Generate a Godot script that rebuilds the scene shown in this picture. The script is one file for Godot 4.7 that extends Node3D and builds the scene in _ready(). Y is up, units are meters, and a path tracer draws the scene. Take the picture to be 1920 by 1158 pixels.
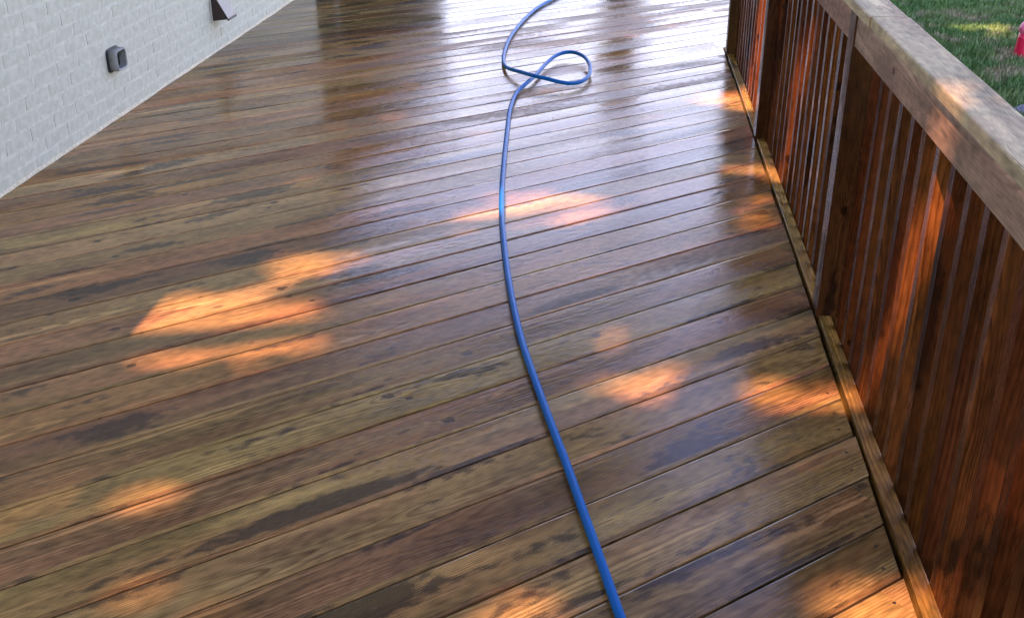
extends Node3D
# A wet wooden deck after washing, seen from standing height: diagonal planks, a brick house wall on the left,
# a slatted wooden railing on the right, a blue hose on the planks, dappled sun from a tree over the house.

const SUN := Vector3(-0.33018, 0.80044, 0.50028)      # towards the sun
const BETA := 0.88588                                 # turn of the planks against the railing
const PITCH := 0.1465                                 # plank and gap
const SEAM0 := -2.8566
const WALL_X := -2.463
const DECK_X := 0.656
const LAWN_Y := -0.6

var rng := RandomNumberGenerator.new()
var noise := FastNoiseLite.new()
var lut := PackedByteArray()
var painted := []
var lock := Mutex.new()
var deck_mats := []
var soaked_mats := []
var red_mats := []
var dry_mat: StandardMaterial3D
var m := {}


func _ready() -> void:
	rng.seed = 4711
	noise.seed = 12
	noise.noise_type = FastNoiseLite.TYPE_SIMPLEX_SMOOTH
	noise.frequency = 1.0
	noise.fractal_type = FastNoiseLite.FRACTAL_NONE
	# ---- camera, sky, sun, exposure
	var cam := Camera3D.new()
	cam.name = "camera"
	cam.position = Vector3(0, 1.54724, 0)
	cam.rotation = Vector3(-0.450578, 0.094687, 0.002064)
	cam.fov = 31.182
	cam.near = 0.05
	cam.far = 400.0
	add_child(cam)
	cam.current = true
	var env := Environment.new()
	env.background_mode = Environment.BG_SKY
	var sky := Sky.new()
	var skym := ProceduralSkyMaterial.new()
	skym.sky_top_color = Color(0.46, 0.50, 0.72)
	skym.sky_horizon_color = Color(0.95, 0.96, 1.0)
	skym.sky_curve = 0.2
	skym.ground_bottom_color = Color(0.12, 0.14, 0.10)
	skym.ground_horizon_color = Color(0.35, 0.38, 0.34)
	skym.sun_angle_max = 8.0
	sky.sky_material = skym
	env.sky = sky
	env.background_energy_multiplier = 1.35
	env.tonemap_mode = Environment.TONE_MAPPER_LINEAR
	env.tonemap_exposure = 5.85
	env.sdfgi_enabled = true
	env.ssao_enabled = true
	env.ssil_enabled = true
	var world := WorldEnvironment.new()
	world.name = "world"
	world.environment = env
	add_child(world)
	var sun := DirectionalLight3D.new()
	sun.name = "sun"
	sun.light_energy = 1.1
	sun.light_color = Color(1.0, 0.77, 0.68)
	sun.light_angular_distance = 0.6
	sun.shadow_enabled = true
	add_child(sun)
	sun.look_at_from_position(SUN * 30.0, Vector3.ZERO, Vector3.UP)
	# ---- materials
	make_materials()
	# ---- setting
	lawn()
	house()
	deck()
	railing()
	trees()
	# ---- things
	garden_hose()
	outlet_box()
	dryer_vent()
	lawn_things()


# ------------------------------------------------------------------ tags
func tag(o: Node, label: String, category: String, group := "", kind := "") -> void:
	if label:
		o.set_meta("label", label)
	if category:
		o.set_meta("category", category)
	if group:
		o.set_meta("group", group)
	if kind:
		o.set_meta("kind", kind)


func base(called: String, at := Vector3.ZERO) -> Node3D:
	var o := Node3D.new()
	o.name = called
	o.position = at
	add_child(o, true)
	return o


func put(called: String, mesh: Mesh, mat: Material, parent: Node = self, at := Transform3D()) -> MeshInstance3D:
	var o := MeshInstance3D.new()
	o.name = called
	o.mesh = mesh
	if mat:
		o.material_override = null
		o.set_surface_override_material(0, mat)
	o.transform = at
	parent.add_child(o, true)
	return o


# ------------------------------------------------------------------ textures
func ss(a: float, b: float, x: float) -> float:
	var t := clampf((x - a) / (b - a), 0.0, 1.0)
	return t * t * (3.0 - 2.0 * t)


func paint_some(k: int) -> void:
	for i in 4:
		paint_plank(k * 4 + i)


func paint_plank(i: int) -> void:
	# one board face of 4.1 m by 146 mm: growth rings of a log cut along, knots, fibres, mildew, wet film
	var r := RandomNumberGenerator.new()
	r.seed = 900 + i * 77
	var dry := i >= 16
	var s := i * 13.7
	var W := 2048
	var H := 128
	var c := r.randf_range(-0.06, 0.06)
	var d0 := r.randf_range(0.008, 0.05)
	var slope := r.randf_range(-0.012, 0.012)
	var spacing := r.randf_range(0.0042, 0.0075)
	var olive := Vector3(0.295, 0.181, 0.055)
	var red := Vector3(0.310, 0.150, 0.054)
	var mean := clampf(r.randf_range(-0.15, 1.0), 0.0, 1.0)
	var light := r.randf_range(0.78, 1.2)
	var mild_at := r.randf_range(0.37, 0.58)
	if dry:
		olive = Vector3(0.40, 0.325, 0.225)
		red = Vector3(0.40, 0.285, 0.20)
		light = r.randf_range(0.95, 1.05)
		mild_at = 0.52
	var knots := []
	for k in r.randi_range(1, 4):
		knots.append([r.randf_range(0.1, 4.0), r.randf_range(-0.055, 0.055), r.randf_range(0.006, 0.015), r.randf_range(-1.0, 1.0)])
	var col := PackedByteArray()
	col.resize(W * H * 3)
	var hgt := PackedByteArray()
	hgt.resize(W * H)
	var rgh := PackedByteArray()
	rgh.resize(W * H)
	var lutl := lut
	var n := noise
	for x in W:
		var u := x * 0.002
		var dep := d0 + slope * u + n.get_noise_2d(u * 0.7 + s, 3.1) * 0.018
		var near := []
		var grainy := 0.62 + 0.38 * ss(-0.3, 0.5, n.get_noise_2d(u * 0.8 + 300.0, s))
		if dry:
			grainy *= 0.4
		for k in knots:
			if absf(u - k[0]) < 0.16:
				near.append(k)
		for y in H:
			var v := (y + 0.5) * 0.001140625 - 0.073
			var yy := v - c
			var rad := sqrt(yy * yy + dep * dep) + n.get_noise_2d(u * 1.3 + s, v * 5.0) * 0.008 + n.get_noise_2d(u * 4.5 - s, v * 18.0) * 0.0014
			var knot := 0.0
			for k in near:
				var du: float = (u - k[0]) / k[2]
				var dv: float = (v - k[1]) / k[2]
				var q: float = du * du * 0.45 + dv * dv + 0.5 * n.get_noise_2d(u * 40.0, v * 60.0 + s)
				rad += k[3] * 0.018 * exp(-(du * du * 0.06 + dv * dv * 0.35))
				knot = maxf(knot, 1.0 - ss(0.5, 1.25, q))
			var ring := rad / spacing
			var t := ring - floorf(ring)
			var late := ss(0.35, 0.86, t) * (1.0 - ss(0.92, 1.0, t))
			var fib := n.get_noise_2d(u * 26.0 + s, v * 620.0)
			var fib2 := n.get_noise_2d(u * 7.0 - s, v * 130.0)
			var pit := n.get_noise_2d(u * 210.0 + s, v * 330.0)
			var st := n.get_noise_2d(u * 1.5 + s * 3.0, v * 8.0 - s)
			var st2 := n.get_noise_2d(u * 17.0 - s, v * 40.0)
			var tone := clampf(mean + 0.75 * n.get_noise_2d(u * 0.9 - s * 2.0, v * 6.0) + 0.2 * fib2, 0.0, 1.0)
			var mild := ss(mild_at, mild_at + 0.28, st + 0.20 * st2 + 0.12 * fib + 0.12 * pit) * 0.8
			var pale := ss(0.42, 0.72, n.get_noise_2d(u * 1.1 + s * 5.0, v * 16.0 + s) + 0.12 * fib)
			var e := olive.lerp(red, tone) * light
			e *= 1.0 + 0.20 * fib + 0.16 * fib2 + 0.24 * st2 + 0.36 * st + 0.08 * pit + 0.6 * pale * (1.0 - late)
			var l := Vector3(e.x * 0.58, e.y * 0.50, e.z * 0.46)
			e = e.lerp(l, late * 0.85 * grainy)
			if dry:
				e = e.lerp(Vector3(0.13, 0.085, 0.07), mild * 0.7)
				e = e.lerp(Vector3(0.10, 0.055, 0.04), knot * 0.85)
			else:
				e = e.lerp(Vector3(0.021, 0.018, 0.014), mild)
				e = e.lerp(Vector3(0.026, 0.014, 0.008), knot * 0.8)
			var at := y * W + x
			col[at * 3] = lutl[clampi(int(e.x * 4095.0), 0, 4095)]
			col[at * 3 + 1] = lutl[clampi(int(e.y * 4095.0), 0, 4095)]
			col[at * 3 + 2] = lutl[clampi(int(e.z * 4095.0), 0, 4095)]
			hgt[at] = clampi(int(255.0 * (0.42 + 0.20 * late * grainy + 0.05 * fib + 0.09 * fib2 + 0.12 * knot + 0.14 * st2 + 0.03 * pit)), 0, 255)
			var wet := ss(-0.7, 0.8, n.get_noise_2d(u * 1.1 + 77.0, v * 5.0 + s) + 0.35 * st2 + 0.3 * n.get_noise_2d(u * 30.0 + s, v * 120.0))
			var ro := 0.31 - 0.18 * wet + 0.07 * fib
			if dry:
				ro = 0.66 + 0.1 * fib
			rgh[at] = clampi(int(255.0 * ro), 8, 255)
	lock.lock()
	painted[i] = [col, hgt, rgh]
	lock.unlock()


func atlas(first: int, count: int) -> Array:
	var W := 2048
	var out := []
	for slot in 3:
		var bytes := PackedByteArray()
		for i in count:
			bytes.append_array(painted[first + i][slot])
		out.append(ImageTexture.create_from_image(Image.create_from_data(W, 128 * count, false, Image.FORMAT_RGB8 if slot == 0 else Image.FORMAT_L8, bytes)))
	return out


func wood(tex: Array, bump: float, rough := 1.0) -> StandardMaterial3D:
	var w := StandardMaterial3D.new()
	w.albedo_texture = tex[0]
	w.vertex_color_use_as_albedo = true
	w.roughness = rough
	w.roughness_texture = tex[2]
	w.roughness_texture_channel = BaseMaterial3D.TEXTURE_CHANNEL_RED
	w.heightmap_enabled = true
	w.heightmap_texture = tex[1]
	w.heightmap_scale = bump
	w.metallic_specular = 0.32
	return w


func speckle(size: int, scale: float, lo: Color, hi: Color, seed_at: int, octaves := 4) -> ImageTexture:
	var n := FastNoiseLite.new()
	n.seed = seed_at
	n.noise_type = FastNoiseLite.TYPE_SIMPLEX_SMOOTH
	n.frequency = scale
	n.fractal_octaves = octaves
	var im := n.get_seamless_image(size, size, false, false, 0.15)
	im.convert(Image.FORMAT_RGB8)
	var b := im.get_data()
	for i in size * size:
		var t := b[i * 3] / 255.0
		t = ss(0.12, 0.88, t)
		var c := lo.lerp(hi, t)
		b[i * 3] = int(c.r * 255.0)
		b[i * 3 + 1] = int(c.g * 255.0)
		b[i * 3 + 2] = int(c.b * 255.0)
	return ImageTexture.create_from_image(Image.create_from_data(size, size, false, Image.FORMAT_RGB8, b))


func plain(c: Color, rough: float, spec := 0.5) -> StandardMaterial3D:
	var p := StandardMaterial3D.new()
	p.albedo_color = c
	p.roughness = rough
	p.metallic_specular = spec
	return p


var grain: ImageTexture


func mottled(lo: Color, hi: Color, scale: float, rough: float, bump: float, seed_at: int) -> StandardMaterial3D:
	var p := plain(Color.WHITE, rough)
	p.albedo_texture = speckle(256, 0.04, lo, hi, seed_at, 5)
	p.uv1_triplanar = true
	p.uv1_world_triplanar = true
	p.uv1_scale = Vector3.ONE * scale
	if bump > 0.0:
		p.heightmap_enabled = true
		p.heightmap_texture = grain
		p.heightmap_scale = bump
	return p


func make_materials() -> void:
	lut.resize(4096)
	for i in 4096:
		lut[i] = int(round(255.0 * Color(i / 4095.0, 0, 0).linear_to_srgb().r))
	painted.resize(20)
	var crew := []
	for k in 5:
		var worker := Thread.new()
		worker.start(paint_some.bind(k))
		crew.append(worker)
	for worker in crew:
		worker.wait_to_finish()
	for k in 2:
		var t := atlas(k * 8, 8)
		for wet in [0.5, 0.9, 1.0, 1.5]:
			deck_mats.append(wood(t, 0.075, wet))
		soaked_mats.append(wood(t, 0.05, 0.8))
		red_mats.append(wood(t, 0.06, 1.5))
		red_mats[k].metallic_specular = 0.2
	dry_mat = wood(atlas(16, 4), 0.10)
	grain = speckle(256, 0.1, Color.BLACK, Color.WHITE, 77, 4)
	m.paint = mottled(Color(0.65, 0.655, 0.57), Color(0.70, 0.705, 0.62), 1.7, 0.62, 0.014, 21)
	m.mortar = mottled(Color(0.68, 0.685, 0.60), Color(0.74, 0.745, 0.66), 2.3, 0.8, 0.02, 22)
	m.bead = mottled(Color(0.66, 0.62, 0.48), Color(0.80, 0.77, 0.65), 4.0, 0.7, 0.2, 23)
	m.siding = mottled(Color(0.22, 0.25, 0.21), Color(0.30, 0.32, 0.27), 0.8, 0.7, 0.0, 24)
	m.roof = mottled(Color(0.16, 0.15, 0.14), Color(0.26, 0.25, 0.24), 2.0, 0.9, 0.0, 25)
	m.soil = mottled(Color(0.22, 0.32, 0.13), Color(0.38, 0.44, 0.20), 0.9, 0.95, 0.6, 26)
	m.bark = mottled(Color(0.20, 0.16, 0.12), Color(0.34, 0.28, 0.22), 1.4, 0.9, 1.2, 27)
	m.stone = mottled(Color(0.42, 0.41, 0.45), Color(0.66, 0.65, 0.70), 5.0, 0.8, 0.5, 28)
	m.grey = mottled(Color(0.45, 0.46, 0.43), Color(0.53, 0.54, 0.51), 6.0, 0.5, 0.05, 29)
	m.dark_grey = plain(Color(0.08, 0.1, 0.1), 0.6)
	m.hood = mottled(Color(0.13, 0.08, 0.07), Color(0.19, 0.12, 0.10), 6.0, 0.28, 0.05, 30)
	m.hose = plain(Color(0.0, 0.37, 0.62), 0.42, 0.3)
	m.screw = plain(Color(0.32, 0.28, 0.24), 0.4)
	m.screw.metallic = 0.8
	m.pink = plain(Color(0.86, 0.06, 0.26), 0.35)
	m.pink_pale = plain(Color(0.90, 0.42, 0.52), 0.4)
	var leaf := plain(Color.WHITE, 0.5)
	leaf.vertex_color_use_as_albedo = true
	leaf.backlight_enabled = true
	leaf.backlight = Color(0.25, 0.32, 0.06)
	m.leaf = leaf
	var grass := plain(Color.WHITE, 0.6)
	grass.vertex_color_use_as_albedo = true
	m.grass = grass


# ------------------------------------------------------------------ shapes
func box(st: SurfaceTool, a: Vector3, b: Vector3) -> void:
	var c := [Vector3(a.x, a.y, a.z), Vector3(b.x, a.y, a.z), Vector3(b.x, b.y, a.z), Vector3(a.x, b.y, a.z), Vector3(a.x, a.y, b.z), Vector3(b.x, a.y, b.z), Vector3(b.x, b.y, b.z), Vector3(a.x, b.y, b.z)]
	for f in [[0, 1, 2, 3], [5, 4, 7, 6], [4, 0, 3, 7], [1, 5, 6, 2], [3, 2, 6, 7], [4, 5, 1, 0]]:
		quad(st, c[f[0]], c[f[1]], c[f[2]], c[f[3]])


func quad(st: SurfaceTool, a: Vector3, b: Vector3, c: Vector3, d: Vector3) -> void:
	# a, b, c, d run clockwise seen from the front
	for p in [a, b, c, a, c, d]:
		st.add_vertex(p)


func begin(smooth := false) -> SurfaceTool:
	var st := SurfaceTool.new()
	st.begin(Mesh.PRIMITIVE_TRIANGLES)
	st.set_smooth_group(0 if smooth else -1)
	return st


func finish(st: SurfaceTool) -> ArrayMesh:
	st.generate_normals()
	return st.commit()


func slab(a: Vector3, b: Vector3) -> ArrayMesh:
	var st := begin()
	box(st, a, b)
	return finish(st)


func extrude(profile: PackedVector2Array, starts: PackedFloat32Array, ends: PackedFloat32Array, along: Vector3, side: Vector3, up: Vector3, steps: int, tint: Color, row: float, rows: float, shift: float, wave: float, closed := true, smooth_from := -1, smooth_to := -1, flip := 0.0) -> ArrayMesh:
	# sweeps a cross-section (x across, y up) along a line; every point of it has its own start and end, so ends can be cut at an angle
	var st := SurfaceTool.new()
	st.begin(Mesh.PRIMITIVE_TRIANGLES)
	var n := profile.size()
	var girth := PackedFloat32Array()
	girth.resize(n + 1)
	for j in n:
		girth[j + 1] = girth[j] + profile[j].distance_to(profile[(j + 1) % n])
	var ring := []
	for i in steps + 1:
		var pts := PackedVector3Array()
		for j in n:
			var t := lerpf(starts[j], ends[j], float(i) / steps)
			var p := along * t + side * profile[j].x + up * profile[j].y
			if wave > 0.0:
				p += up * wave * noise.get_noise_2d(t * 1.7 + shift * 91.0, row * 7.7) + side * wave * 0.6 * noise.get_noise_2d(t * 0.9 - shift * 31.0, row * 3.3)
			pts.append(p)
		ring.append(pts)
	for j in (n if closed else n - 1):
		var k := (j + 1) % n
		st.set_smooth_group(1 if j >= smooth_from and j < smooth_to else 10 + j)
		for i in steps:
			var q := [ring[i][j], ring[i][k], ring[i + 1][k], ring[i + 1][j]]
			var tu := [lerpf(starts[j], ends[j], float(i) / steps), lerpf(starts[k], ends[k], float(i) / steps), lerpf(starts[k], ends[k], (i + 1.0) / steps), lerpf(starts[j], ends[j], (i + 1.0) / steps)]
			var tv := [girth[j], girth[j + 1], girth[j + 1], girth[j]]
			for e in [0, 1, 2, 0, 2, 3]:
				st.set_color(tint)
				st.set_uv(Vector2(absf(flip - tu[e] / 4.096 - shift), (row + 0.03 + fposmod(tv[e] / 0.1456, 6.0) * 0.94) / rows))
				st.add_vertex(q[e])
	if closed:
		st.set_smooth_group(-1)
		for cap in 2:
			var pts: PackedVector3Array = ring[0 if cap == 0 else steps]
			for j in range(1, n - 1):
				for e in ([0, j + 1, j] if cap == 0 else [0, j, j + 1]):
					st.set_color(tint * Color(0.7, 0.66, 0.62))
					st.set_uv(Vector2(shift + pts[e].dot(up) * 0.5, (row + 0.5 + profile[e].x) / rows))
					st.add_vertex(pts[e])
	st.generate_normals()
	return st.commit()


func timber(length: float, w: float, h: float, r: float, along: Vector3, side: Vector3, up: Vector3, tint: Color, row: int, rows: int, shift: float, wave := 0.0, steps := 3) -> ArrayMesh:
	# a sawn piece with eased arrises, from the origin along «along», centred across and standing on its base
	var a := w / 2.0
	var p := PackedVector2Array([Vector2(-a, r), Vector2(-a, h - r), Vector2(-a + r * 0.3, h - r * 0.3), Vector2(-a + r, h), Vector2(a - r, h), Vector2(a - r * 0.3, h - r * 0.3), Vector2(a, h - r), Vector2(a, r), Vector2(a - r, 0), Vector2(-a + r, 0)])
	var s := PackedFloat32Array()
	s.resize(p.size())
	var e := s.duplicate()
	e.fill(length)
	return extrude(p, s, e, along, side, up, steps, tint, row, rows, shift, wave)


func lathe(profile: Array, sides: int, smooth := true) -> ArrayMesh:
	var st := begin(smooth)
	for i in profile.size() - 1:
		for k in sides:
			var q := []
			for e in [[i, k], [i + 1, k], [i + 1, k + 1], [i, k + 1]]:
				var a: float = TAU * e[1] / sides
				q.append(Vector3(profile[e[0]].x * cos(a), profile[e[0]].y, profile[e[0]].x * sin(a)))
			quad(st, q[0], q[1], q[2], q[3])
	return finish(st)


func tube(points: PackedVector3Array, radii: PackedFloat32Array, sides: int) -> ArrayMesh:
	var st := begin(true)
	var rings := []
	var ref := Vector3.UP
	for i in points.size():
		var d := (points[mini(i + 1, points.size() - 1)] - points[maxi(i - 1, 0)]).normalized()
		if absf(d.dot(ref)) > 0.95:
			ref = Vector3.RIGHT
		var x := ref.cross(d).normalized()
		var y := d.cross(x)
		ref = y
		var ring := PackedVector3Array()
		for k in sides:
			var a := TAU * k / sides
			ring.append(points[i] + (x * cos(a) + y * sin(a)) * radii[i])
		rings.append(ring)
	for i in points.size() - 1:
		for k in sides:
			var l := (k + 1) % sides
			quad(st, rings[i][k], rings[i + 1][k], rings[i + 1][l], rings[i][l])
	for e in [0, points.size() - 1]:
		for k in range(1, sides - 1):
			var t := [rings[e][0], rings[e][k], rings[e][k + 1]]
			if e > 0:
				t.reverse()
			for p in t:
				st.add_vertex(p)
	return finish(st)


func smooth_path(p: PackedVector3Array, each: int) -> PackedVector3Array:
	var out := PackedVector3Array()
	for i in p.size() - 1:
		var a := p[maxi(i - 1, 0)]
		var d := p[mini(i + 2, p.size() - 1)]
		for k in each:
			out.append(p[i].cubic_interpolate(p[i + 1], a, d, float(k) / each))
	out.append(p[p.size() - 1])
	return out


# ------------------------------------------------------------------ ground
func lawn() -> void:
	var st := begin(true)
	var n := 60
	var grid := func(i: int, j: int) -> Vector3:
		var x := -60.0 + 120.0 * i / n
		var z := 30.0 - 120.0 * j / n
		return Vector3(x, LAWN_Y + 0.05 * noise.get_noise_2d(x * 0.15, z * 0.15), z)
	for i in n:
		for j in n:
			quad(st, grid.call(i, j), grid.call(i, j + 1), grid.call(i + 1, j + 1), grid.call(i + 1, j))
	var g := put("lawn", finish(st), m.soil)
	tag(g, "green lawn in tree shade beyond the wooden railing", "lawn", "", "structure")
	# blades
	var blade := SurfaceTool.new()
	blade.begin(Mesh.PRIMITIVE_TRIANGLES)
	for k in 9:
		var a := rng.randf() * TAU
		var foot := Vector3(rng.randf_range(-0.035, 0.035), 0, rng.randf_range(-0.035, 0.035))
		var lean := Vector3(cos(a), 0, sin(a)) * rng.randf_range(0.015, 0.05)
		var w := Vector3(-sin(a), 0, cos(a)) * rng.randf_range(0.003, 0.005)
		var h := rng.randf_range(0.035, 0.075)
		var tone := rng.randf_range(0.8, 1.2)
		blade.set_color(Color(tone, tone, tone))
		for p in [foot - w, foot + lean * 0.5 + Vector3(0, h * 0.7, 0), foot + w, foot + w, foot + lean * 0.5 + Vector3(0, h * 0.7, 0), foot + lean + Vector3(0, h, 0) + w]:
			blade.add_vertex(p)
	blade.generate_normals()
	var mm := MultiMesh.new()
	mm.transform_format = MultiMesh.TRANSFORM_3D
	mm.use_colors = true
	mm.mesh = blade.commit()
	mm.mesh.surface_set_material(0, m.grass)
	mm.instance_count = 42000
	for i in mm.instance_count:
		var x := rng.randf_range(1.4, 6.4)
		var z := rng.randf_range(-17.0, -4.0)
		var y := LAWN_Y + 0.05 * noise.get_noise_2d(x * 0.15, z * 0.15)
		var patch := noise.get_noise_2d(x * 1.3, z * 1.3) + 0.5 * noise.get_noise_2d(x * 4.0 + 9.0, z * 4.0)
		var c := Color(0.10, 0.22, 0.05).lerp(Color(0.17, 0.255, 0.075), clampf(0.5 + patch, 0, 1))
		if noise.get_noise_2d(x * 2.1 + 40.0, z * 2.1) > 0.45:
			c = c.lerp(Color(0.42, 0.35, 0.22), 0.7)
		c *= rng.randf_range(0.75, 1.25)
		mm.set_instance_color(i, c)
		mm.set_instance_transform(i, Transform3D(Basis(Vector3.UP, rng.randf() * TAU).scaled(Vector3.ONE * rng.randf_range(0.7, 1.3)), Vector3(x, y, z)))
	var gr := MultiMeshInstance3D.new()
	gr.name = "grass"
	gr.multimesh = mm
	add_child(gr)
	tag(gr, "short green grass with a few dry straw patches", "grass", "", "stuff")


# ------------------------------------------------------------------ house
func brick_mesh(k: int) -> ArrayMesh:
	# painted brick, 203 x 57 mm face towards +x, soft worn arrises, slightly uneven face
	var st := begin(true)
	var r := RandomNumberGenerator.new()
	r.seed = 50 + k
	var nz := 5
	var ny := 3
	var L := 0.198
	var H := 0.056
	var pt := {}
	for i in range(-1, nz + 2):
		for j in range(-1, ny + 2):
			var fi := clampf(i / float(nz), 0, 1)
			var fj := clampf(j / float(ny), 0, 1)
			var out := i < 0 or j < 0 or i > nz or j > ny
			var edge := i <= 0 or j <= 0 or i >= nz or j >= ny
			var z := (fi - 0.5) * (L if out else L - 0.005)
			var y := (fj - 0.5) * (H if out else H - 0.005)
			var x := r.randf_range(-0.0005, 0.0005) - (0.0006 if edge else 0.0)
			if out:
				x = -0.012
			pt[Vector2i(i, j)] = Vector3(x, y + r.randf_range(-0.0012, 0.0012), z + r.randf_range(-0.0015, 0.0015))
	for i in range(-1, nz + 1):
		for j in range(-1, ny + 1):
			st.set_smooth_group(1 if i >= 0 and j >= 0 and i < nz and j < ny else 2)
			quad(st, pt[Vector2i(i, j)], pt[Vector2i(i + 1, j)], pt[Vector2i(i + 1, j + 1)], pt[Vector2i(i, j + 1)])
	return finish(st)


func house() -> void:
	var h := base("brick_house", Vector3(WALL_X, 0, -5.0))
	tag(h, "white painted brick house wall standing along the deck", "house")
	var to := Transform3D(Basis(), -h.position)
	put("wall", slab(Vector3(-2.75, -0.7, -9.0), Vector3(WALL_X - 0.0018, 2.1, 3.0)), m.mortar, h, to)
	var kinds := []
	for k in 8:
		kinds.append(brick_mesh(k))
	var rest := SurfaceTool.new()
	rest.begin(Mesh.PRIMITIVE_TRIANGLES)
	var course := 0.0668
	var pitch := 0.2095
	var count := 0
	for row in 31:
		var y := 0.028 + row * course
		for b in 58:
			var z := 2.9 - b * pitch - (0.5 * pitch if row % 2 else 0.0)
			if z < -8.88:
				continue
			var t := Transform3D(Basis(Vector3.RIGHT, rng.randf_range(-0.006, 0.006)) * Basis(Vector3.BACK, rng.randf_range(-0.006, 0.01)), Vector3(WALL_X + rng.randf_range(-0.0015, 0.0012), y + rng.randf_range(-0.001, 0.001), z + rng.randf_range(-0.002, 0.002)))
			var mesh: ArrayMesh = kinds[rng.randi() % kinds.size()]
			if row < 12 and z < -3.7 and count < 299:
				put("brick", mesh, m.paint, h, to * t)
				count += 1
			else:
				rest.append_from(mesh, 0, t)
	var bw := put("brickwork", rest.commit(), m.paint, h, to)
	bw.set_meta("kind", "stuff")
	# bead of sealant where the wall meets the planks, a little uneven
	var st := begin(true)
	for i in 90:
		var q := []
		for e in 2:
			var z := -9.0 + (i + e) * 0.12
			var w := 0.007 + 0.005 * noise.get_noise_1d(z * 3.0)
			var yy := 0.009 + 0.005 * noise.get_noise_1d(z * 2.2 + 50.0)
			q.append([Vector3(WALL_X - 0.008, yy + 0.012, z), Vector3(WALL_X + 0.004, yy, z), Vector3(WALL_X + w, 0.001, z)])
		for k in 2:
			quad(st, q[1][k], q[0][k], q[0][k + 1], q[1][k + 1])
	put("sealant", finish(st), m.bead, h, to)
	# eave and roof
	put("soffit", slab(Vector3(-6.0, 2.102, -16.0), Vector3(-2.40, 2.14, 3.2)), m.siding, h, to)
	put("fascia", slab(Vector3(-2.398, 2.07, -16.0), Vector3(-2.37, 2.19, 3.2)), m.mortar, h, to)
	var rf := begin()
	for s in [[Vector3(-2.36, 2.22, 3.3), Vector3(-2.36, 2.22, -16.1), Vector3(-6.2, 3.7, -16.1), Vector3(-6.2, 3.7, 3.3)]]:
		quad(rf, s[0], s[3], s[2], s[1])
		for k in 4:
			s[k].y -= 0.028
		quad(rf, s[0], s[1], s[2], s[3])
	put("roof", finish(rf), m.roof, h, to)
	# the recessed porch past the end of the brick wall
	put("porch_wall", slab(Vector3(-4.4, -0.7, -16.0), Vector3(-4.25, 2.1, -9.01)), m.siding, h, to)
	put("porch_end", slab(Vector3(-4.24, -0.7, -15.9), Vector3(-2.5, 2.1, -15.75)), m.siding, h, to)
	var post := timber(2.09, 0.2, 0.2, 0.008, Vector3.UP, Vector3.BACK, Vector3.RIGHT, Color(0.25, 0.3, 0.26), 1, 8, 0.3)
	put("column", post, m.siding, h, to * Transform3D(Basis(), Vector3(-3.0, 0.005, -11.0)))


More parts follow.
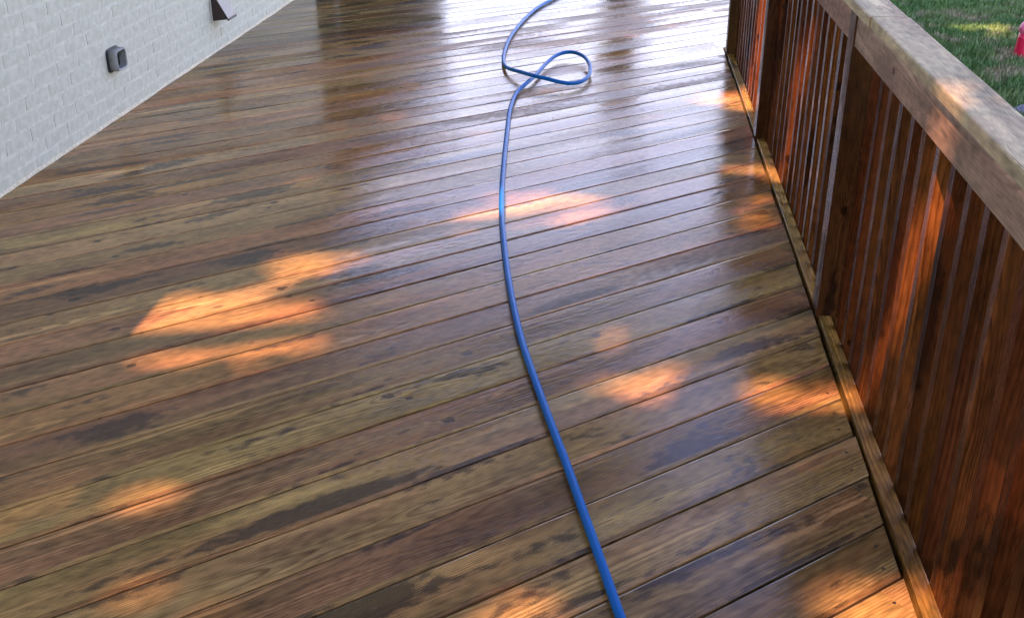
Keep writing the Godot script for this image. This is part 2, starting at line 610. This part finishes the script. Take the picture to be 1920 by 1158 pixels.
# ------------------------------------------------------------------ deck
func deck() -> void:
	var d := base("deck", Vector3(-0.9, 0, -4.5))
	tag(d, "wet brown wooden deck of diagonal planks with dark stains", "deck", "", "structure")
	var to := Transform3D(Basis(), -d.position)
	var n := Vector3(cos(BETA), 0, sin(BETA))
	var along := Vector3(sin(BETA), 0, -cos(BETA))
	var tints := [Color(1, 1, 1), Color(0.86, 0.88, 0.84), Color(1.15, 0.98, 0.88), Color(0.72, 0.7, 0.7), Color(1.1, 1.06, 0.95), Color(0.95, 0.84, 0.72), Color(1.3, 1.2, 1.02), Color(0.86, 0.92, 0.78)]
	var last := -1
	for k in range(-62, 24):
		var w := PITCH - rng.randf_range(0.0048, 0.0082)
		var r := 0.0018
		var cup := rng.randf_range(-0.0006, 0.0007)
		var tip := rng.randf_range(-0.0011, 0.0011)
		var prof := PackedVector2Array()
		prof.append(Vector2(0.0, -0.026))
		prof.append(Vector2(0.0, -r))
		prof.append(Vector2(r * 0.12, -r * 0.5))
		prof.append(Vector2(r * 0.5, -r * 0.12))
		for q in [0.0, 0.03, 0.3, 0.7, 0.97, 1.0]:
			var x: float = r + (w - 2.0 * r) * q
			prof.append(Vector2(x, cup * (4.0 * q * (1.0 - q)) + tip * (q - 0.5)))
		prof.append(Vector2(w - r * 0.5, -r * 0.12))
		prof.append(Vector2(w - r * 0.12, -r * 0.5))
		prof.append(Vector2(w, -r))
		prof.append(Vector2(w, -0.026))
		var d0 := SEAM0 + PITCH * k + (PITCH - w) * 0.5
		var mid := d0 + 0.5 * w
		var zr := (mid - n.x * DECK_X) / n.z
		var xr := DECK_X if zr > -7.05 else 1.15
		var st := PackedFloat32Array()
		var en := PackedFloat32Array()
		var gap_l := rng.randf_range(0.004, 0.012)
		var gap_r := rng.randf_range(-0.003, 0.003)
		for p in prof:
			var dd := d0 + p.x
			st.append((WALL_X + gap_l - dd * n.x) / along.x)
			en.append((xr + gap_r - dd * n.x) / along.x)
			# profile x is measured from the plank's own edge
		for j in prof.size():
			prof[j].x += d0
		var starts_at := minf(st[0], st[st.size() - 1])
		var pick := rng.randi() % 16
		while pick == last:
			pick = rng.randi() % 16
		last = pick
		var mats: Array = soaked_mats if k <= -27 else deck_mats
		var tone: Color = tints[rng.randi() % tints.size()] * rng.randf_range(0.85, 1.12)
		if k <= -27:
			tone *= Color(0.58, 0.64, 0.66)
		var mesh := extrude(prof, st, en, along, n, Vector3.UP, 12, tone, pick % 8, 8.0, 0.008 - starts_at / 4.096, 0.0009, true, 1, 12, float(k & 1))
		put("plank", mesh, mats[pick / 8] if k <= -27 else mats[pick / 8 * 4 + rng.randi() % 4], d, to)
	# screws at the railing end of each plank
	var sc := begin()
	for k in range(-30, 14):
		for e in [0.3, 0.72]:
			var dd: float = SEAM0 + PITCH * (k + e)
			var p := Vector3(0.0, 0.0012, 0.0) + n * dd + along * ((DECK_X - 0.035 - dd * n.x) / along.x)
			for q in 6:
				var a := TAU * q / 6.0
				var b := TAU * (q + 1) / 6.0
				for v in [p, p + Vector3(cos(a), 0, sin(a)) * 0.0042, p + Vector3(cos(b), 0, sin(b)) * 0.0042]:
					sc.add_vertex(v)
	var s := put("screw_heads", finish(sc), m.screw, d, to)
	s.set_meta("kind", "stuff")
	# joists and the rim board under the planks
	for x in [-2.3, -1.6, -0.9, -0.2, 0.43, 0.645]:
		var j := timber(18.0, 0.038, 0.18, 0.003, Vector3.FORWARD, Vector3.RIGHT, Vector3.UP, Color(0.5, 0.48, 0.45), 3, 8, 0.1, 0.0, 2)
		put("joist", j, deck_mats[0], d, to * Transform3D(Basis(), Vector3(x, -0.214, 3.0)))


# ------------------------------------------------------------------ railing
func railing() -> void:
	var r := base("wooden_railing", Vector3(0.7, 0, -2.75))
	tag(r, "red brown deck railing of close square balusters under a pale flat cap", "railing")
	var to := Transform3D(Basis(), -r.position)
	var posts := [0.64, -1.29, -3.22, -5.12, -6.86]
	for z in posts:
		var p := timber(1.045, 0.089, 0.089, 0.004, Vector3.UP, Vector3.BACK, Vector3.RIGHT, Color(0.25, 0.2, 0.165) * rng.randf_range(0.9, 1.1), rng.randi() % 8, 8, rng.randf())
		put("post", p, red_mats[rng.randi() % 2], r, to * Transform3D(Basis(), Vector3(0.662, -0.1, z - 0.0445)))
	# square balusters between the posts
	var z := -1.694 + 0.122 * 20
	while z > -6.84:
		var clear := true
		for q in posts:
			if z + 0.045 > q - 0.089 and z - 0.006 < q:
				clear = false
		if clear:
			var tone := Color(0.30, 0.168, 0.12)
			tone *= rng.randf_range(0.75, 1.25)
			var w := rng.randf_range(0.040, 0.043)
			var s := timber(0.98, w, 0.041, 0.003, Vector3.UP, Vector3.BACK, Vector3.RIGHT, tone, rng.randi() % 8, 8, rng.randf() * 0.7 + 0.02, 0.0018, 6)
			var turn := Basis(Vector3.UP, rng.randf_range(-0.05, 0.05)) * Basis(Vector3.RIGHT, rng.randf_range(-0.004, 0.004))
			put("baluster", s, red_mats[rng.randi() % 2], r, to * Transform3D(turn, Vector3(0.7072 + rng.randf_range(-0.001, 0.002), -0.06, z + w * 0.5)))
		z -= 0.122
	# rails between the posts: a bottom rail beside the planks, a face board under the cap
	for k in posts.size() - 1:
		var a: float = posts[k] - 0.091
		var length: float = a - posts[k + 1] - 0.002
		var yl := timber(length, 0.038, 0.089, 0.0015, Vector3.FORWARD, Vector3.RIGHT, Vector3.UP, Color(1.15, 1.04, 0.62), k * 2 % 8, 8, 0.13 * k, 0.002, 8)
		put("bottom_rail", yl, deck_mats[(k % 2) * 4 + 3], r, to * Transform3D(Basis(), Vector3(0.6872, -0.083, a)))
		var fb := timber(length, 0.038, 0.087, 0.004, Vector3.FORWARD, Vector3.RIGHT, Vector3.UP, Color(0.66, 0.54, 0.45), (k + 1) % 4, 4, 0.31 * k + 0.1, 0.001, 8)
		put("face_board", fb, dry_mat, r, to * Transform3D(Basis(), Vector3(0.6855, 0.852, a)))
	# cap boards, butted over a post
	for c in [[1.2, -2.998, 0, 0.0], [-3.001, -7.0, 2, 0.004]]:
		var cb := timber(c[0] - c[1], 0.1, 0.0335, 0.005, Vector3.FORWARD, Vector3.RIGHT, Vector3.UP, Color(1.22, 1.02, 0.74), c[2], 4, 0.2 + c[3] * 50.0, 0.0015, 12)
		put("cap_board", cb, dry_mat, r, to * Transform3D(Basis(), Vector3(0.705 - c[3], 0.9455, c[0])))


# ------------------------------------------------------------------ trees
# openings in the crown where the sun comes through: centre and half sizes measured on the deck plane along the sun, how open, turn
const OPENINGS := [
	[-1.18, -2.95, 0.30, 0.18, 1.0, 0.3], [-1.33, -3.10, 0.13, 0.07, 0.9, 0.5], [-1.05, -3.47, 0.09, 0.07, 1.0, 0.2], [-0.87, -3.03, 0.09, 0.04, 0.6, 0.4],
	[-0.23, -4.11, 0.20, 0.13, 1.0, 0.4], [-0.42, -4.02, 0.10, 0.05, 0.7, 0.4], [-0.60, -3.88, 0.15, 0.06, 0.5, 0.4],
	[0.07, -2.72, 0.07, 0.035, 1.0, 0.4], [0.53, -2.66, 0.14, 0.08, 1.0, 0.5],
	[0.66, -5.80, 0.19, 0.14, 1.0, 0.0], [0.80, -5.90, 0.3, 0.15, 1.0, 0.95], [0.86, -5.86, 0.15, 0.13, 1.0, 0.0], [0.52, -4.77, 0.12, 0.06, 0.6, 0.4], [0.55, -4.14, 0.06, 0.05, 0.5, 0.3],
	[-1.21, -2.0, 0.13, 0.06, 0.42, 0.4], [-0.88, -1.74, 0.10, 0.05, 0.5, 0.4], [-0.17, -1.73, 0.06, 0.03, 0.5, 0.3], [0.0, -3.0, 0.06, 0.02, 0.1, 0.5], [0.60, -1.87, 0.08, 0.06, 0.9, 0.3],
	[1.07, -2.81, 0.03, 0.07, 0.45, 0.0], [0.93, -2.80, 0.06, 0.05, 1.0, 0.0], [0.86, -2.73, 0.05, 0.04, 0.95, 0.0],
	[0.80, -4.57, 0.15, 0.05, 0.9, -0.1], [0.92, -4.72, 0.05, 0.06, 0.8, 0.0], [0.86, -2.02, 0.01, 0.02, 0.6, 0.0],
	[3.11, -10.29, 0.20, 0.07, 1.0, 0.2], [3.26, -10.0, 0.15, 0.08, 0.9, 0.2], [3.2, -12.0, 0.2, 0.1, 0.8, 0.0],
]


func leaf_mesh() -> ArrayMesh:
	var st := SurfaceTool.new()
	st.begin(Mesh.PRIMITIVE_TRIANGLES)
	var o := [Vector3(0, 0, -0.5), Vector3(0.26, 0.03, -0.16), Vector3(0.3, 0.05, 0.14), Vector3(0, 0, 0.5), Vector3(-0.3, 0.05, 0.14), Vector3(-0.26, 0.03, -0.16)]
	for k in range(1, 5):
		for p in [o[0], o[k], o[k + 1]]:
			st.set_color(Color.WHITE)
			st.add_vertex(p)
	st.generate_normals()
	var mesh := st.commit()
	mesh.surface_set_material(0, m.leaf)
	return mesh


func crown(parent: Node3D, leaf: ArrayMesh, spots: Array, green: Color) -> void:
	var mm := MultiMesh.new()
	mm.transform_format = MultiMesh.TRANSFORM_3D
	mm.use_colors = true
	mm.mesh = leaf
	mm.instance_count = spots.size()
	for i in spots.size():
		var tilt := Basis(Vector3.UP, rng.randf() * TAU) * Basis(Vector3.RIGHT, rng.randf_range(-0.6, 0.6)) * Basis(Vector3.BACK, rng.randf_range(-0.6, 0.6))
		mm.set_instance_transform(i, Transform3D(tilt.scaled_local(Vector3.ONE * spots[i][1]), spots[i][0] - parent.position))
		mm.set_instance_color(i, green * rng.randf_range(0.7, 1.3))
	var c := MultiMeshInstance3D.new()
	c.name = "crown"
	c.multimesh = mm
	c.set_meta("kind", "stuff")
	parent.add_child(c, true)


func limb(parent: Node3D, from: Vector3, to: Vector3, r0: float, r1: float, called: String) -> void:
	var p := PackedVector3Array()
	var r := PackedFloat32Array()
	for i in 9:
		var t := i / 8.0
		var q := from.lerp(to, t) + Vector3(noise.get_noise_2d(t * 2.0, from.x + to.x), 0.3 * sin(t * PI), noise.get_noise_2d(t * 2.0 + 30.0, from.z + to.z)) * 0.35 * sin(t * PI)
		p.append(q - parent.position)
		r.append(lerpf(r0, r1, t) * (1.0 + (0.5 * pow(1.0 - t, 6.0) if called == "trunk" else 0.0)))
	put(called, tube(p, r, 10), m.bark, parent)


func opened(u: float, w: float) -> float:
	var most := 0.0
	for o in OPENINGS:
		var dx: float = u - o[0]
		var dz: float = w - o[1]
		if absf(dx) > 0.5 or absf(dz) > 0.5:
			continue
		var ca := cos(o[5])
		var sa := sin(o[5])
		var a: float = (dx * ca - dz * sa) / (o[2] + 0.085)
		var b: float = (dx * sa + dz * ca) / (o[3] + 0.085)
		if a * a + b * b < 1.0:
			most = maxf(most, o[4])
	return most


func trees() -> void:
	var leaf := leaf_mesh()
	# the tree over the house whose crown dapples the deck
	var feet := [Vector3(-7.5, LAWN_Y, 1.8), Vector3(-7.2, LAWN_Y, -5.5)]
	var names := ["tall leafy tree behind the house shading the near deck planks", "tall leafy tree behind the house shading the far deck and lawn"]
	var spots := [[], []]
	var lean := SUN / SUN.y
	for layer in 8:
		var u := -3.4 if layer < 4 else -9.0
		while u < (6.2 if layer < 4 else 6.6):
			var w := -15.5 if layer < 5 else -33.0
			while w < 1.5:
				var h := 7.6 + layer * 0.5 + rng.randf_range(-0.5, 0.5) + 0.8 * noise.get_noise_2d(u * 0.4, w * 0.4 + layer)
				var a := u + rng.randf_range(-0.1, 0.1)
				var b := w + rng.randf_range(-0.1, 0.1)
				w += 0.17
				var fray := noise.get_noise_2d(a * 0.8, b * 0.8) * 0.8
				if a < (-3.0 if layer < 4 else -8.4) - fray or a > 5.2 + fray or b < (-14.8 if layer < 5 else -32.0) - fray or b > 1.0 + fray:
					continue
				var free := opened(a, b)
				if free > 0.0 and (free >= 0.99 or rng.randf() < 0.55 + 0.45 * free):
					continue
				var at := Vector3(a, 0, b) + lean * h
				spots[0 if at.z > -1.9 else 1].append([at, rng.randf_range(0.2, 0.3)])
			u += 0.17
	for k in 2:
		var t := base("shade_tree", feet[k])
		tag(t, names[k], "tree", "shade trees over the house")
		limb(t, feet[k], feet[k] + Vector3(0.4, 7.0, 0.2), 0.32, 0.16, "trunk")
		for e in 5:
			var to := Vector3(-6.2 + e * 1.6, 8.4 + rng.randf_range(-0.3, 0.6), (2.6 if k == 0 else -5.0) + rng.randf_range(-2.4, 2.4))
			limb(t, feet[k] + Vector3(0.3, 5.4 + e * 0.3, 0.15), to, 0.11, 0.03, "limb")
		crown(t, leaf, spots[k], Color(0.050, 0.095, 0.030))
	# trees past the far end of the deck, mirrored in the wet planks
	var far := [[Vector3(-7.5, LAWN_Y, -24.0), 0.3, 7.0, 3.0, 2.6], [Vector3(11.5, LAWN_Y, -22.0), 0.35, 8.5, 3.2, 3.6], [Vector3(14.0, LAWN_Y, -10.0), 0.35, 9.0, 3.4, 3.4], [Vector3(4.8, LAWN_Y, -16.5), 0.25, 11.0, 3.3, 4.4], [Vector3(-3.0, LAWN_Y, -38.0), 0.3, 4.0, 3.6, 1.4], [Vector3(-1.5, LAWN_Y, 9.0), 0.35, 11.0, 4.2, 1.2], [Vector3(5.5, LAWN_Y, 8.0), 0.35, 11.0, 4.2, 1.0], [Vector3(6.6, LAWN_Y, 3.4), 0.35, 11.0, 3.2, 1.0], [Vector3(11.0, LAWN_Y, 2.5), 0.35, 11.0, 4.2, 1.2], [Vector3(6.0, LAWN_Y, -40.0), 0.3, 4.2, 3.8, 1.4]]
	var says := ["dense green tree past the porch", "broad tree at the far side of the lawn", "tall broad tree at the near side of the lawn", "high crowned tree on the lawn past the far end of the railing", "low round tree far beyond the deck", "dense bushy tree straight behind the near end of the deck", "dense bushy tree on the lawn behind the near end of the railing", "dense bushy tree close to the outer side of the near railing", "dense bushy tree across the lawn beside the near railing", "low round tree far beyond the lawn"]
	var snag := base("tree_trunk", Vector3(-0.08, LAWN_Y, -17.0))
	tag(snag, "tall bare dead tree trunk past the far end of the deck", "tree trunk")
	limb(snag, snag.position, snag.position + Vector3(0.1, 3.9, 0), 0.36, 0.3, "trunk")
	for k in far.size():
		var f: Array = far[k]
		var t := base("yard_tree", f[0])
		tag(t, says[k], "tree", "trees around the yard")
		var top: float = f[2]
		limb(t, f[0], f[0] + Vector3(0.2, top * 0.85, 0), f[1], f[1] * 0.35, "trunk")
		var s := []
		var heart: Vector3 = f[0] + Vector3(0.2, (top + f[4]) * 0.5 + 0.3, 0)
		var clumps := []
		for c in 26:
			var dir := Vector3(rng.randfn(), rng.randfn(), rng.randfn()).normalized() * pow(rng.randf(), 0.4)
			clumps.append(heart + dir * Vector3(f[3], (top - f[4]) * 0.55, f[3]))
		for e in 4:
			limb(t, f[0] + Vector3(0.15, f[4] * (0.8 + 0.1 * e), 0), clumps[e * 3], f[1] * 0.4, 0.03, "limb")
		var many := 2600
		if f[0].z > 0.0 or f[0].z == -16.5:
			many = 6000
		for i in many:
			var c: Vector3 = clumps[rng.randi() % clumps.size()]
			s.append([c + Vector3(rng.randfn(), rng.randfn() * 0.7, rng.randfn()) * 0.42, rng.randf_range(0.2, 0.34)])
		crown(t, leaf, s, Color(0.045, 0.085, 0.028))


# ------------------------------------------------------------------ things
func garden_hose() -> void:
	var p := PackedVector3Array([Vector3(0.25, 0.013, -1.2), Vector3(0.14, 0.013, -1.5)])
	p.append_array(PackedVector3Array([Vector3(0.069, 0.013, -1.706), Vector3(0.015, 0.013, -1.914), Vector3(-0.033, 0.013, -2.102), Vector3(-0.088, 0.013, -2.318), Vector3(-0.142, 0.013, -2.517), Vector3(-0.236, 0.013, -2.883), Vector3(-0.287, 0.013, -3.127), Vector3(-0.337, 0.013, -3.408)]))
	p.append_array(PackedVector3Array([Vector3(-0.386, 0.013, -3.734), Vector3(-0.423, 0.013, -4.016), Vector3(-0.454, 0.013, -4.337), Vector3(-0.482, 0.013, -4.701), Vector3(-0.511, 0.013, -5.124), Vector3(-0.531, 0.013, -5.45), Vector3(-0.533, 0.013, -5.707), Vector3(-0.522, 0.016, -5.839)]))
	p.append_array(PackedVector3Array([Vector3(-0.496, 0.022, -5.94), Vector3(-0.468, 0.025, -6.064), Vector3(-0.442, 0.025, -6.22), Vector3(-0.412, 0.028, -6.41), Vector3(-0.369, 0.035, -6.574), Vector3(-0.318, 0.039, -6.654), Vector3(-0.262, 0.043, -6.648), Vector3(-0.204, 0.043, -6.563)]))
	p.append_array(PackedVector3Array([Vector3(-0.167, 0.039, -6.432), Vector3(-0.151, 0.035, -6.291), Vector3(-0.157, 0.029, -6.145), Vector3(-0.189, 0.027, -6.025), Vector3(-0.245, 0.03, -5.961), Vector3(-0.305, 0.038, -5.95), Vector3(-0.377, 0.049, -5.97), Vector3(-0.451, 0.054, -6.011)]))
	p.append_array(PackedVector3Array([Vector3(-0.543, 0.045, -6.133), Vector3(-0.616, 0.03, -6.262), Vector3(-0.653, 0.02, -6.389), Vector3(-0.678, 0.014, -6.561), Vector3(-0.693, 0.013, -6.809), Vector3(-0.697, 0.013, -7.123), Vector3(-0.678, 0.013, -7.501), Vector3(-0.645, 0.013, -7.852)]))
	p.append_array(PackedVector3Array([Vector3(-0.594, 0.013, -8.197), Vector3(-0.524, 0.013, -8.475), Vector3(-0.389, 0.013, -8.923), Vector3(-0.232, 0.013, -9.235), Vector3(0.0, 0.013, -9.5), Vector3(0.6, 0.013, -9.7), Vector3(1.4, 0.013, -9.6)]))
	var path := smooth_path(p, 6)
	var r := PackedFloat32Array()
	r.resize(path.size())
	r.fill(0.0108)
	var o := base("garden_hose", p[10])
	for i in path.size():
		path[i] -= o.position
	put("hose_pipe", tube(path, r, 14), m.hose, o)
	tag(o, "blue garden hose lying along the wet deck with one loop", "hose")


func outlet_box() -> void:
	var o := base("outlet_box", Vector3(WALL_X, 0.285, -5.2))
	tag(o, "small grey square outlet box on the white brick wall", "outlet box")
	var a := 0.052
	var outline := func(x: float, half: float) -> PackedVector3Array:
		var ring := PackedVector3Array()
		for q in 24:
			var t := TAU * (q + 0.5) / 24.0
			var c := cos(t)
			var d := sin(t)
			ring.append(Vector3(x, half * signf(d) * pow(absf(d), 0.36), 1.18 * half * signf(c) * pow(absf(c), 0.36)))
		return ring
	var sweep := func(list: Array) -> ArrayMesh:
		var st := begin(true)
		for k in list.size() - 1:
			st.set_smooth_group(k / 2)
			var p: PackedVector3Array = outline.call(list[k][0], list[k][1])
			var n: PackedVector3Array = outline.call(list[k + 1][0], list[k + 1][1])
			for q in 24:
				quad(st, p[q], p[(q + 1) % 24], n[(q + 1) % 24], n[q])
		return finish(st)
	put("flange", sweep.call([[-0.004, 0.0], [0.001, 0.058], [0.005, 0.058], [0.008, 0.054], [0.008, 0.02]]), m.dark_grey, o)
	put("body", sweep.call([[0.0082, 0.03], [0.0085, a], [0.036, a], [0.046, a - 0.002], [0.049, a - 0.005], [0.049, a - 0.009], [0.047, a - 0.011], [0.012, a - 0.011]]), m.grey, o)
	put("socket_plate", sweep.call([[0.012, a - 0.01], [0.013, a - 0.012], [0.015, 0.02], [0.015, 0.0]]), m.dark_grey, o)
	for y in [-0.017, 0.017]:
		put("socket", slab(Vector3(0.0152, y - 0.011, -0.013), Vector3(0.019, y + 0.011, 0.013)), m.grey, o)


func dryer_vent() -> void:
	var o := base("dryer_vent", Vector3(WALL_X, 0.19, -6.61))
	tag(o, "dark brown sloping vent hood on the white brick wall", "vent")
	var w := 0.14
	var st := begin()
	var h := 0.2
	var d := 0.1
	for s in 2:
		var z := 0.0 if s == 0 else -w
		var t := [Vector3(0, 0, z), Vector3(0, h, z), Vector3(d, 0.012, z)]
		if s == 1:
			t.reverse()
		for q in t:
			st.add_vertex(q)
	quad(st, Vector3(0, h, 0), Vector3(0, h, -w), Vector3(d, 0.012, -w), Vector3(d, 0.012, 0))
	quad(st, Vector3(0, h, -w), Vector3(0, h, 0), Vector3(0, 0, 0), Vector3(0, 0, -w))
	quad(st, Vector3(d, 0.012, 0), Vector3(d, 0.012, -w), Vector3(0, 0, -w), Vector3(0, 0, 0))
	put("hood", finish(st), m.hood, o, Transform3D(Basis(), Vector3(0.004, 0, 0)))
	put("flange", slab(Vector3(0.001, -0.012, -w - 0.012), Vector3(0.0055, h + 0.015, 0.012)), m.mortar, o)
	put("lip", slab(Vector3(d - 0.002, 0.004, -w - 0.003), Vector3(d + 0.008, 0.016, 0.003)), m.hood, o)


func lawn_things() -> void:
	var o := base("pink_toy", Vector3(3.335, LAWN_Y - 0.02, -9.5))
	tag(o, "hot pink plastic toy standing on the lawn beyond the railing", "toy")
	put("foot", lathe([Vector2(0.0, 0.0), Vector2(0.125, 0.0), Vector2(0.13, 0.02), Vector2(0.1, 0.045), Vector2(0.085, 0.06)], 20), m.pink, o)
	put("body", lathe([Vector2(0.084, 0.055), Vector2(0.075, 0.12), Vector2(0.066, 0.22), Vector2(0.06, 0.26), Vector2(0.0, 0.262)], 20), m.pink, o)
	put("cap", lathe([Vector2(0.0, 0.255), Vector2(0.055, 0.258), Vector2(0.07, 0.275), Vector2(0.068, 0.31), Vector2(0.05, 0.345), Vector2(0.02, 0.362), Vector2(0.0, 0.365)], 20), m.pink_pale, o)
	var st := begin(true)
	var s := SphereMesh.new()
	s.radius = 0.09
	s.height = 0.18
	s.radial_segments = 14
	s.rings = 8
	var arr := s.get_mesh_arrays()
	var v: PackedVector3Array = arr[Mesh.ARRAY_VERTEX]
	var ix: PackedInt32Array = arr[Mesh.ARRAY_INDEX]
	for k in ix:
		var q := v[k]
		st.add_vertex(q * Vector3(1.1, 0.62, 0.9) * (1.0 + 0.35 * noise.get_noise_3d(q.x * 11.0, q.y * 11.0, q.z * 11.0)))
	var rock := put("rock", finish(st), m.stone, self, Transform3D(Basis(), Vector3(2.86, LAWN_Y + 0.03, -7.85)))
	tag(rock, "pale grey stone in the grass close behind the railing", "stone")
